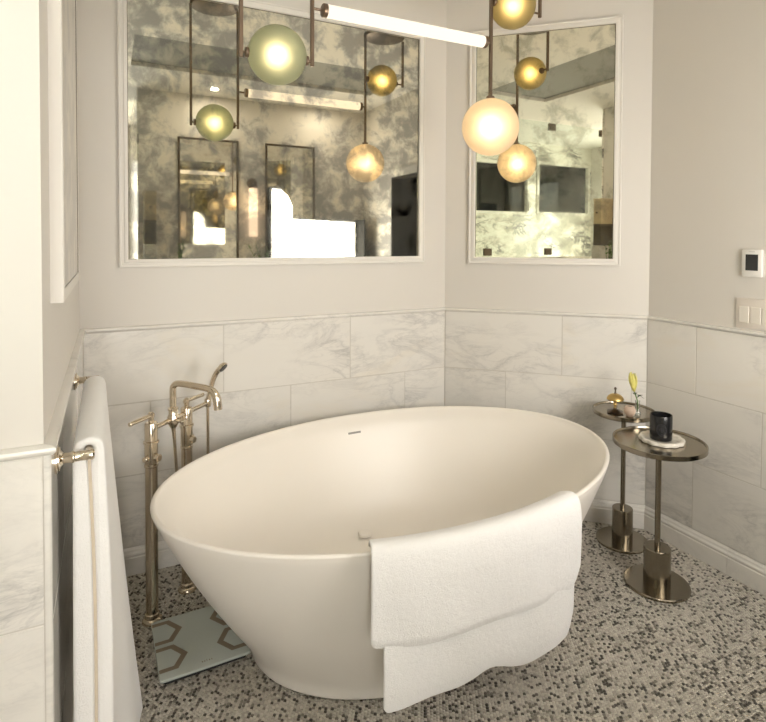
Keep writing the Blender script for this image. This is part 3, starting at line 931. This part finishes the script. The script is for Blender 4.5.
def hexprint(cx, cy, r, w, clip):
    """hexagon outline (points to +-x), clipped at the plate edge x=clip"""
    out = [(cx + r * math.cos(PI / 3 * k), cy + r * .92 * math.sin(PI / 3 * k)) for k in range(6)]
    inn = [(cx + (r - w) * math.cos(PI / 3 * k), cy + (r - w) * .92 * math.sin(PI / 3 * k)) for k in range(6)]
    bm = bmesh.new()
    cl = lambda p: (max(-hw + .002, min(hw - .002, p[0])), max(-hd + .003, min(hd - .003, p[1])))
    z0, z1 = .0280, .02825
    for k in range(6):
        # subdivide the edges so that clipping keeps the shape
        M_ = 8
        for s in range(M_):
            f0, f1 = s / M_, (s + 1) / M_
            lp = lambda a, b, f: (a[0] + (b[0] - a[0]) * f, a[1] + (b[1] - a[1]) * f)
            qd = [lp(out[k], out[(k + 1) % 6], f0), lp(out[k], out[(k + 1) % 6], f1), lp(inn[k], inn[(k + 1) % 6], f1), lp(inn[k], inn[(k + 1) % 6], f0)]
            if all(abs(p[0]) > hw - .002 for p in qd): continue
            qd = [cl(p) for p in qd]
            try: bm.faces.new([bm.verts.new((x, y, z1)) for x, y in qd])
            except ValueError: pass
    bmesh.ops.remove_doubles(bm, verts=bm.verts[:], dist=1e-5)
    o = from_bm('hexagon_print', bm, M_PRINT, scl)
    if o.data.polygons[0].normal.z < 0: o.data.flip_normals()
for cx_, cy_ in ((-.122, .078), (-.122, -.060), (.124, .078), (.124, -.060)):
    hexprint(cx_, cy_, .076, .022, 0)
# the small grey maker's mark, too faint to read
bm = bmesh.new()
for k, (w_, h_) in enumerate(((.006, .006), (.005, .006), (.003, .010), (.005, .006), (.004, .006))):
    add_box(bm, (-.012 + k * .0075, -.131, .0280), (-.012 + k * .0075 + w_ * .6, -.131 + h_, .0282))
from_bm('maker_mark', bm, M_PRINT, scl)

# ------------------------------------------------------------------ round side tables and what stands on them
def side_table(lab, loc, rt, zt, rb, rc, zc, rp):
    t = empty('side_table', (loc[0], loc[1], 0)); tag(t, lab, 'side table')
    lathe('base', [(0, 0), (rb - .002, 0), (rb, .002), (rb, .009), (rb - .003, .012), (0, .0125)], M_STEEL, t, n=64)
    lathe('collar', [(rc, .012), (rc, zc - .003), (rc - .003, zc), (rp, zc + .0005)], M_STEEL, t, n=48)
    lathe('pole', [(rp, zc - .02), (rp, zt - .014)], M_STEEL, t, n=24)
    lathe('tabletop', [(0, zt - .016), (rt - .006, zt - .016), (rt, zt - .012), (rt, zt + .005), (rt - .0015, zt + .006), (rt - .0045, zt + .006), (rt - .006, zt + .005), (rt - .0075, zt), (0, zt)], M_STEEL, t, n=80)
    lathe('pole_socket', [(rp, zt - .034), (.024, zt - .032), (.028, zt - .016), (0, zt - .016)], M_STEEL, t, n=28)
    return t
T1 = (2.097, -1.036); T2 = (2.239, -.735)
side_table('larger brushed metal round side table holding the black candle', T1, .178, .592, .126, .052, .158, .0115)
side_table('smaller brushed metal round side table holding the flower and brass ornament', T2, .139, .618, .116, .046, .160, .0108)

# scalloped marble tray
tr = empty('marble_tray', (2.113, -1.036, .5922)); tag(tr, 'round white marble tray with a scalloped edge under the black candle', 'tray')
bm = bmesh.new(); n = 96
def scal(r, a): return r * .90 * (1 + .07 * abs(math.sin(a * 6)))
pr = [(.080, .0), (.090, .002), (.0915, .010), (.088, .0155), (.080, .017), (.074, .0145), (.070, .012)]
rv = [[bm.verts.new((scal(r, 2 * PI * i / n) * math.cos(2 * PI * i / n), scal(r, 2 * PI * i / n) * math.sin(2 * PI * i / n), z)) for i in range(n)] for r, z in pr]
for a, b in zip(rv, rv[1:]):
    for i in range(n): bm.faces.new((a[i], a[(i + 1) % n], b[(i + 1) % n], b[i]))
bm.faces.new(rv[0][::-1]); bm.faces.new(rv[-1])
auto(from_bm('tray_plate', bm, mat_marble('tray_marble', base=(.74, .70, .62), vein=(.36, .32, .26), amt=.9, scale=6), tr), 40)
# candle
cn = empty('candle', (2.101, -1.041, .6044)); tag(cn, 'black glass candle jar with a faint oval emblem on the marble tray', 'candle')
CR, CH = .0425, .101
lathe('jar', [(0, 0), (CR - .005, 0), (CR - .001, .003), (CR, .008), (CR, CH - .002), (CR - .001, CH), (CR - .0035, CH - .001), (CR - .004, CH - .004), (CR - .004, .070), (0, .070)], M_BLACK, cn, n=48)
o = lathe('wax', [(CR - .0042, .0702), (CR - .0042, .073), (.01, .0735), (0, .0732)], M_BLACK2, cn, n=32)
rod('wick', (0, 0, .073), (.001, 0, .086), .0012, M_RUBBER, cn, n=8)
va = math.atan2(CAM.y + 1.052, CAM.x - 2.083) + .05
bm = bmesh.new()
def onjar(u, z): # u arc length from the emblem centre
    a = va + u / CR; return (math.cos(a) * (CR + .0004), math.sin(a) * (CR + .0004), z)
def ring_e(ru, rz, w, zc=.048, n=40):
    A = [bm.verts.new(onjar(ru * math.cos(2 * PI * i / n), zc + rz * math.sin(2 * PI * i / n))) for i in range(n)]
    B = [bm.verts.new(onjar((ru - w) * math.cos(2 * PI * i / n), zc + (rz - w) * math.sin(2 * PI * i / n))) for i in range(n)]
    for i in range(n): bm.faces.new((A[i], A[(i + 1) % n], B[(i + 1) % n], B[i]))
ring_e(.0185, .0235, .0012); ring_e(.0080, .0095, .0010)
for k in range(16):
    a = 2 * PI * k / 16; cu, cz = .0135 * math.cos(a), .048 + .0168 * math.sin(a)
    w_, h_ = .0011, .0026
    for du, dz, ww, hh in ((-.0012, 0, w_, h_), (.0008, .0004 * (k % 3), w_, h_ * .7), (-.0004, -.0012 + .001 * (k % 3), .0016, .0008)):
        bm.faces.new([bm.verts.new(onjar(cu + du + x * ww / 2, cz + dz + z * hh / 2)) for x, z in ((-1, -1), (1, -1), (1, 1), (-1, 1))])
for k in range(5):
    zz = .043 + k * .0025
    bm.faces.new([bm.verts.new(onjar(x * .0035 * (1 - abs(k - 2) * .2), zz + z * .0006)) for x, z in ((-1, -1), (1, -1), (1, 1), (-1, 1))])
o = from_bm('emblem', bm, M_BLACK2, cn); o['label'] = 'faint grey oval emblem'

# brass ornament: a domed bell on a stem with a dark foot
ob = empty('brass_ornament', (2.178, -.738, .6185)); tag(ob, 'brass domed bell ornament with a pointed finial on a dark foot', 'ornament')
bm = bmesh.new(); n = 6
def lobed(r, a): return r * (1 + .10 * math.cos(4 * a))
fpz = [(.036, 0), (.038, .004), (.026, .010), (.010, .016), (.007, .024)]
n = 48
rv = [[bm.verts.new((lobed(r, 2 * PI * i / n) * math.cos(2 * PI * i / n), lobed(r, 2 * PI * i / n) * math.sin(2 * PI * i / n), z)) for i in range(n)] for r, z in fpz]
for a, b in zip(rv, rv[1:]):
    for i in range(n): bm.faces.new((a[i], a[(i + 1) % n], b[(i + 1) % n], b[i]))
bm.faces.new(rv[0][::-1]); bm.faces.new(rv[-1])
o = auto(from_bm('foot', bm, M_DKBRONZE, ob), 40); o['label'] = 'dark bronze foot'
lathe('stem', [(0, .022), (.0075, .022), (.0065, .030), (.010, .036), (.007, .042), (.008, .050), (0, .052)], M_GOLD, ob, n=20)
lathe('dome', [(0, .054), (.010, .054), (.028, .056), (.0365, .059), (.0380, .062), (.0365, .068), (.031, .076), (.022, .083), (.011, .087), (0, .0885)], M_GOLD, ob, n=40)
lathe('finial', [(0, .087), (.006, .087), (.004, .094), (.003, .104), (.0055, .108), (.006, .112), (.004, .116), (0, .118)], M_DKBRONZE, ob, n=16)
# small blush pot
pt = empty('small_pot', (2.192, -.808, .6185)); tag(pt, 'tiny round blush ceramic pot with a dark opening', 'pot')
lathe('bowl', [(0, 0), (.012, 0), (.019, .006), (.0245, .018), (.0255, .027), (.0235, .037), (.0175, .045), (.0125, .047), (.0115, .045), (.0115, .040), (0, .040)], M_PEACH, pt, n=32)
o = lathe('opening', [(0, .0402), (.0108, .0402), (.0108, .0455), (0, .046)], M_DKBRONZE, pt, n=24); o['label'] = 'dark disc for the shaded hollow of the opening'  # dark disc stands in for the shade inside the pot
# bud vase and flower
bv_ = empty('bud_vase', (2.258, -.795, .6185)); tag(bv_, 'slim clear glass bud vase on the smaller round table', 'vase')
lathe('vase_glass', [(0, 0), (.0125, 0), (.0150, .002), (.0150, .006), (.0110, .014), (.0095, .030), (.0095, .055), (.0110, .060), (.0098, .060), (.0083, .055), (.0083, .030), (.0085, .014), (0, .010)], M_WATER, bv_, n=28)
fl = empty('flower', (2.258, -.795, .6305)); tag(fl, 'single yellow flower bud on a green stem in the glass bud vase', 'flower')
fdir = Vector((-.030, .012, 0))
st = [Vector((.002, 0, 0)), Vector((.001, 0, .026)), Vector((-.003, .001, .052)), Vector((-.010, .004, .074)), Vector((-.016, .007, .092))]
tube('stem', catmull(st, 5), .0026, M_STEM, fl, n=10)
tipc = Vector((-.016, .007, .088))
for k in range(6):
    a = 2 * PI * k / 6
    bm = bmesh.new(); gu, gv = 6, 9
    vv = []
    for j in range(gv):
        g = j / (gv - 1)
        wd = .018 * math.sin(PI * min(1, .12 + g * .80)) ** .8
        rr = .005 + .0185 * math.sin(PI * min(1, g * .62)) * (1 if k % 2 else .85) - .008 * g * g
        row = []
        for i in range(gu):
            s_ = (i / (gu - 1) - .5) * 2
            aa = a + s_ * wd / .018 * .62
            row.append(bm.verts.new(tipc + Vector((rr * math.cos(aa) - .010 * g, rr * math.sin(aa) + .004 * g, .086 * g + .003 * (k % 2)))))
        vv.append(row)
    for j in range(gv - 1):
        for i in range(gu - 1): bm.faces.new((vv[j][i], vv[j][i + 1], vv[j + 1][i + 1], vv[j + 1][i]))
    o = from_bm('petal', bm, M_PETAL, fl, smooth=True)
    sd_ = o.modifiers.new('sol', 'SOLIDIFY'); sd_.thickness = .0008
for k, (dx, dy, dz, L) in enumerate(((.024, -.012, .078, .020), (-.026, -.006, .086, .016), (.010, .010, .084, .014), (.030, -.016, .062, .012))):
    c = Vector((-.012, .005, .076)) if k else Vector((-.006, .002, .060))
    e_ = Vector((dx - .006, dy, dz)); d = e_ - c; sdv = d.cross(up).normalized() * .008
    p1 = c.lerp(e_, .5) + up * .004
    vs = [c, p1 + sdv, e_ - up * .004, p1 - sdv, p1 - up * .0015]
    o = mesh('leaf', vs, [(0, 1, 4), (1, 2, 4), (2, 3, 4), (3, 0, 4)], M_LEAF, fl)
    sd_ = o.modifiers.new('sol', 'SOLIDIFY'); sd_.thickness = .001

# ------------------------------------------------------------------ chandelier
CY = -.645
ch = empty('chandelier', (1.13, CY, HC)); tag(ch, 'bronze linear chandelier with three frosted globes and a lit tube', 'chandelier')
CO = Vector((1.13, CY, HC))
def cpt(x, z, y=CY): return Vector((x, y, z)) - CO
def flatrod(x, z0, z1, w=.0065):
    box('rod', cpt(x - w, z0, CY - w), cpt(x + w, z1, CY + w), M_BRONZE, ch, .0015)
for xc in (.622, 1.655):
    lathe('canopy', [(0, -.022), (.120, -.022), (.127, -.019), (.129, -.014), (.129, 0), (0, 0)], M_DKBRONZE, ch, loc=(xc - CO.x, 0, 0), n=56)
flatrod(.4965, 2.026, HC - .02); flatrod(.746, 2.028, HC - .02)
flatrod(1.5255, 2.008, HC - .02); flatrod(1.787, 2.388, HC - .02)
GA, GB, GCn = (.6205, 2.050, .1005), (1.640, 2.412, .0955), (1.527, 1.886, .1185)
def globe(x, z, r, mat, knobs, lab, br=.025):
    prof = [(r * math.sin(PI * k / 40), -r * math.cos(PI * k / 40)) for k in range(41)]
    prof[0] = (0, -r); prof[-1] = (0, r)
    ri = r - .003     # thin glass shell: outer and inner surface
    bmg = bmesh.new(); add_lathe(bmg, prof, 64); bmesh.ops.recalc_face_normals(bmg, faces=bmg.faces[:])
    bmi = bmesh.new(); add_lathe(bmi, [(a * ri / r, b * ri / r) for a, b in prof], 64); bmesh.ops.recalc_face_normals(bmi, faces=bmi.faces[:])
    bmesh.ops.reverse_faces(bmi, faces=bmi.faces[:])
    me = bpy.data.meshes.new('globe'); bmi.to_mesh(me); bmg.from_mesh(me); bmi.free()
    bmg.to_mesh(me); bmg.free(); me.materials.append(mat); me.polygons.foreach_set('use_smooth', [True] * len(me.polygons))
    g = link(bpy.data.objects.new('globe', me), ch); g.location = cpt(x, z); g['label'] = lab
    b_ = [(br * math.sin(PI * k / 16), -br * math.cos(PI * k / 16)) for k in range(17)]; b_[0] = (0, -br); b_[-1] = (0, br)
    o = lathe('bulb', b_, M_BULB, g, n=24, deg=80); o['label'] = 'glowing bulb'
    for (x0, z0), (x1, z1) in knobs:   # from the rod to the globe
        p, q = cpt(x0, z0), cpt(x1, z1); d = (q - p); L = d.length
        lathe('knob', [(0, 0), (.0045, 0), (.0045, L - .012), (.016, L - .010), (.0175, L - .007), (.0175, L - .001), (.015, L + .003), (0, L + .003)], M_BRONZE, ch, M=along(p, q), n=24)
globe(*GA, M_GA, [((.4965, 2.045), (GA[0] - GA[2], 2.045)), ((.746, 2.046), (GA[0] + GA[2], 2.046))], 'pale green frosted globe')
globe(*GB, M_GB, [((1.5255, 2.410), (GB[0] - GB[2], 2.410)), ((1.787, 2.404), (GB[0] + GB[2], 2.404))], 'olive frosted globe')
globe(*GCn, M_GC, [((1.5255, 2.030), (1.5255, GCn[1] + GCn[2]))], 'cream frosted globe', .036)
TZt = 2.235
lathe('lit_tube', [(0, 0), (.0215, 0), (.0235, .002), (.0235, .690), (.0215, .692), (0, .692)], M_TUBE, ch, M=along(cpt(.797, TZt), cpt(1.6, TZt)), n=32)
for x0, x1 in ((.746, .797), (1.5255, 1.489)):
    sg = 1 if x1 > x0 else -1
    L = abs(x1 - x0)
    lathe('end_cap', [(0, 0), (.005, 0), (.005, L - .014), (.022, L - .013), (.0248, L - .010), (.0248, L + .003), (.0237, L + .004), (.0237, L + .001), (0, L)], M_BRONZE, ch, M=along(cpt(x0, TZt), cpt(x0 + sg, TZt)), n=28)

# ------------------------------------------------------------------ thermostat and switches on the right wall
XP = XR + PO
th = empty('thermostat', (XP, -1.194, 1.323)); tag(th, 'white wall thermostat with a dark screen above the switch plate', 'thermostat')
box('case', (-.013, -.041, -.056), (-.0005, .041, .056), M_WHITEPL, th, .004, 2)
box('screen', (-.0138, -.026, -.030), (-.0125, .024, .036), M_SCREEN, th)
bm = bmesh.new()
for k in range(6): add_box(bm, (-.0134, -.012 + k * .0042, .0455), (-.0129, -.012 + k * .0042 + .0026, .0485))
from_bm('maker_mark', bm, plain('grey_print', (.45, .44, .42), .5), th)
sw = empty('light_switch', (XP, -1.234, 1.116)); tag(sw, 'wide cream switch plate with a row of rocker switches', 'light switch')
box('plate', (-.006, -.105, -.0615), (-.0005, .105, .0615), plain('cream_plate', (.76, .70, .635), .4, var=.02), sw, .0025, 2)
for k in range(4):
    c = .0705 - k * .047
    r_ = box('rocker', (-.0085, c - .0200, -.040), (-.005, c + .0200, .028), plain('cream_rocker', (.77, .72, .64), .35, var=.02), sw, .0012)

# ------------------------------------------------------------------ the side of the room that only the mirrors show
# vanity under the rear mirrors
vn = empty('vanity', (1.43, YO + .2, 0)); tag(vn, 'long vanity cabinet with a pale stone top along the rear wall', 'vanity')
VX0, VX1 = .50, 2.36
box('body', (VX0 - 1.43, -.198, .10), (VX1 - 1.43, .18, .83), M_WOOD, vn)
box('countertop', (VX0 - .02 - 1.43, -.198, .83), (VX1 + .01 - 1.43, .20, .86), M_SLAB, vn, .003)
box('plinth', (VX0 - 1.40, -.198, 0), (VX1 - 1.46, .13, .10), M_DARK, vn)
for k in range(4):
    w_ = (VX1 - VX0) / 4; x0 = VX0 - 1.43 + k * w_
    d_ = box('door', (x0 + .003, .18, .11), (x0 + w_ - .003, .198, .82), M_WOOD, vn, .002)
    rod('handle', (x0 + w_ * (.85 if k % 2 == 0 else .15), .205, .55), (x0 + w_ * (.85 if k % 2 == 0 else .15), .205, .70), .005, M_BRONZE, d_)
# white light panel: its outline as the wide mirror shows it, standing on the vanity
lp = [(1.45, .861), (2.33, .861), (2.33, 1.585), (1.66, 1.615), (1.645, 1.74), (1.60, 1.84), (1.53, 1.895), (1.45, 1.90)]
pan = empty('studio_light', (1.9, YO + .09, .861)); tag(pan, 'glowing white fabric light panel with a dark rim, taller at one end, on the vanity', 'studio light')
n = len(lp)
def pan_mesh(name, mat, y0, y1, ins):
    cx_ = sum(p[0] for p in lp) / n; cz_ = sum(p[1] for p in lp) / n
    pl = [(x + (cx_ - x) * ins / max(.1, abs(x - cx_)) if abs(x - cx_) > .1 else x, z + (cz_ - z) * ins / max(.1, abs(z - cz_)) if z > .9 else z) for x, z in lp]
    bm = bmesh.new()
    a = [bm.verts.new((x - 1.9, y0, z - .861)) for x, z in pl]; b = [bm.verts.new((x - 1.9, y1, z - .861)) for x, z in pl]
    for i in range(n): bm.faces.new((a[i], a[(i + 1) % n], b[(i + 1) % n], b[i]))
    bm.faces.new(a[::-1]); bm.faces.new(b)
    return from_bm(name, bm, mat, pan)
pan_mesh('housing', M_DARK, -.05, -.002, 0.0)
box('side_flap', (.432, -.05, 0), (.442, .20, .74), M_DARK, pan)
pan_mesh('diffuser', M_PANEL, -.002, .004, .02)
# wall sconce between the vanity mirrors
scn = empty('wall_sconce', (1.30, YO, 1.93)); tag(scn, 'slim lit wall sconce with a round bronze plate between the vanity mirrors', 'sconce')
lathe('backplate', [(0, 0), (.048, 0), (.048, .010), (.044, .014), (0, .016)], M_BRONZE, scn, M=along((0, 0, 0), (0, 1, 0)), n=36)
lathe('arm', [(.007, 0), (.007, .05), (0, .052)], M_BRONZE, scn, M=along((0, .012, 0), (0, 1, 0)), n=16)
lathe('shade', [(0, -.50), (.038, -.50), (.040, -.497), (.040, -.06), (.034, -.05), (0, -.05)], M_SCONCE, scn, loc=(0, .06, 0), n=32)
lathe('shade_cap', [(0, -.05), (.041, -.05), (.041, -.03), (.012, -.02), (.012, .008), (0, .01)], M_BRONZE, scn, loc=(0, .06, 0), n=32)
# a vase of greenery on the vanity
def plant(lab, x, y, h, seed, spread, nl):
    r_ = random.Random(seed)
    root = empty('potted_plant', (x, y, .861)); tag(root, lab, 'plant')
    lathe('pot', [(0, 0), (.045, 0), (.06, .03), (.065, .10), (.055, .15), (.05, .155), (.045, .14), (0, .13)], M_PEACH, root, n=28)
    for s_ in range(7):
        a = r_.uniform(0, 2 * PI); L = h * r_.uniform(.7, 1.0)
        tip = Vector((math.cos(a) * spread * r_.uniform(.3, 1), math.sin(a) * spread * .6 * r_.uniform(.3, 1), .13 + L))
        pth = catmull([Vector((0, 0, .12)), Vector((tip.x * .3, tip.y * .3, .13 + L * .5)), tip], 5)
        stm = tube('stem', pth, .0022, M_STEM, root, n=6)
        for k in range(nl):
            c = pth[int(len(pth) * r_.uniform(.4, .99))]
            d = Vector((r_.uniform(-1, 1), r_.uniform(-1, 1), r_.uniform(-.2, .8))).normalized() * r_.uniform(.03, .05)
            sv = d.cross(up).normalized() * .010
            vs = [c, c + d * .5 + sv + up * .003, c + d, c + d * .5 - sv + up * .003]
            mesh('leaf', vs, [(0, 1, 2), (0, 2, 3)], M_STEM if r_.random() < .5 else M_LEAF, stm)
plant('leafy green plant in a blush pot near the end of the vanity', .62, YO + .26, .42, 3, .08, 8)
plant('trailing leafy plant in a blush pot before the light panel', 1.33, YO + .27, .40, 5, .18, 9)
# tan box on a dark cabinet at the passage end of the rear wall
cb = empty('tall_cabinet', (.41, YO + .09, 0)); tag(cb, 'tall narrow cabinet at the passage end of the rear wall', 'cabinet')
box('body', (-.05, -.085, 0), (.05, .085, 1.36), M_WOOD, cb, .003)
box('door', (-.046, .085, .06), (.046, .097, 1.34), M_WOOD, cb, .002)
box('knob', (.030, .097, .80), (.040, .112, .83), M_BRONZE, cb, .002)
bk = empty('basket', (.41, YO + .09, 1.36)); tag(bk, 'dark box on the tall narrow cabinet under the tan box', 'box')
box('box_body', (-.047, -.08, .0005), (.047, .08, .185), plain('dark_card', (.10, .085, .06), .8), bk, .004)
box('lid', (-.049, -.082, .185), (.049, .082, .205), plain('dark_card_lid', (.12, .10, .075), .8), bk, .004)
bx_ = empty('storage_box', (.41, YO + .09, 1.565)); tag(bx_, 'tan storage box on top of the dark box', 'box')
box('box_body', (-.047, -.08, .0005), (.047, .08, .21), plain('tan_card', (.52, .42, .26), .7), bx_, .004)
box('lid', (-.049, -.082, .21), (.049, .082, .245), plain('tan_card_lid', (.56, .46, .30), .7), bx_, .004)
lathe('knob', [(0, 0), (.006, 0), (.008, .012), (0, .016)], M_DKBRONZE, bx_, M=along((0, .08, .11), (0, 1, .11)), n=14)

# shower seen in the narrow mirror: glass screen on a low wall, marble slabs, dark windows
GX = -.25
tag(boxes('wall_shower_low', [((GX - .06, -3.6, 0), (GX + .06, YW, 1.23))], M_SLAB), 'low marble shower wall under the glass', kind='structure')
shw = empty('shower_screen', (GX, -2.4, 1.23)); tag(shw, 'frameless glass shower screen on a low marble wall, seen reflected', 'shower screen')
for y0, y1 in ((-2.62, YW - .004), (-3.55, -2.626)):
    box('glass_pane', (-.005, y0 + 2.4, .004), (.005, y1 + 2.4, HC - 1.23 - .05), M_GLASS, shw, .001)
for y, z in ((-1.80, 0), (-2.60, 0), (-2.64, 1.32), (-3.4, 1.32), (-3.4, 0), (-1.6, 1.32)):
    box('glass_clip', (-.014, y + 2.4 - .045, z + .02), (.014, y + 2.4 + .045, z + .092), M_DKBRONZE, shw, .002)
SX = -1.50
WIN = [(-3.44, -2.54, 1.74, 2.42), (-4.56, -3.58, 1.75, 2.46)]
ys = [-4.6, WIN[1][0], WIN[1][1], WIN[0][0], WIN[0][1], YW]
wbx = []
for a, b in ((ys[0], ys[1]), (ys[2], ys[3]), (ys[4], ys[5])): wbx.append(((SX - .12, a, 0), (SX, b, HC)))
for a, b, z0, z1 in WIN: wbx += [((SX - .12, a, 0), (SX, b, z0)), ((SX - .12, a, z1), (SX, b, HC))]
ws = tag(boxes('wall_shower', wbx, M_SLAB), 'veined marble shower wall with dark windows', kind='structure')
for k, (a, b, z0, z1) in enumerate(WIN):
    w_ = empty(f'window_{k + 1}', (SX, (a + b) / 2, z0)); tag(w_, ('dark shower window nearer the tub', 'dark shower window nearer the end of the passage')[k], kind='structure')
    c_ = (a + b) / 2; hw_ = (b - a) / 2; hh_ = z1 - z0
    boxes('window_frame', [((-.06, -hw_, 0), (.015, -hw_ + .035, hh_)), ((-.06, hw_ - .035, 0), (.015, hw_, hh_)), ((-.06, -hw_ + .035, 0), (.015, hw_ - .035, .035)), ((-.06, -hw_ + .035, hh_ - .035), (.015, hw_ - .035, hh_))], M_TRIM, w_)
    box('pane', (-.045, -hw_ + .035, .035), (-.039, hw_ - .035, hh_ - .035), M_NIGHT, w_)
    rod('handle', (.028, -hw_ + .025 if k == 0 else hw_ - .025, .05), (.028, -hw_ + .025 if k == 0 else hw_ - .025, .18), .006, M_DKBRONZE, w_)

# added glowing window at the end of the passage, put in for its light
w_ = empty('window_3', (-.37, -4.65, .25)); tag(w_, 'added glowing frosted window at the far end of the passage', kind='structure')
boxes('window_frame', [((-.63, -.05, 0), (-.57, .06, 2.1)), ((.57, -.05, 0), (.63, .06, 2.1)), ((-.57, -.05, 0), (.57, .06, .06)), ((-.57, -.05, 2.04), (.57, .06, 2.1)), ((-.02, -.04, .06), (.02, .05, 2.04))], M_TRIM, w_)
for s0, s1 in ((-.57, -.02), (.02, .57)):
    box('pane', (s0, -.01, .06), (s1, 0, 2.04), mat_emit('added_window_glow', (1.0, .965, .90), L_ADDED_WINDOW), w_)

# ------------------------------------------------------------------ ceiling downlights
DL = [(.92, -2.49, 'recessed ceiling downlight before the rear wall'), (1.95, -2.49, 'recessed ceiling downlight near the dark doorway'),
      (-.85, -2.5, 'recessed ceiling downlight inside the shower')]
for x, y, lab in DL:
    d = empty('downlight', (x, y, HC)); tag(d, lab, 'downlight')
    lathe('trim_ring', [(.031, -.001), (.033, -.004), (.046, -.004), (.049, -.001), (.049, 0), (.031, 0)], M_TRIM, d, n=36)
    o = lathe('lamp', [(0, -.0015), (.031, -.0015), (.031, -.0005), (0, -.0005)], M_DOWN, d, n=28)
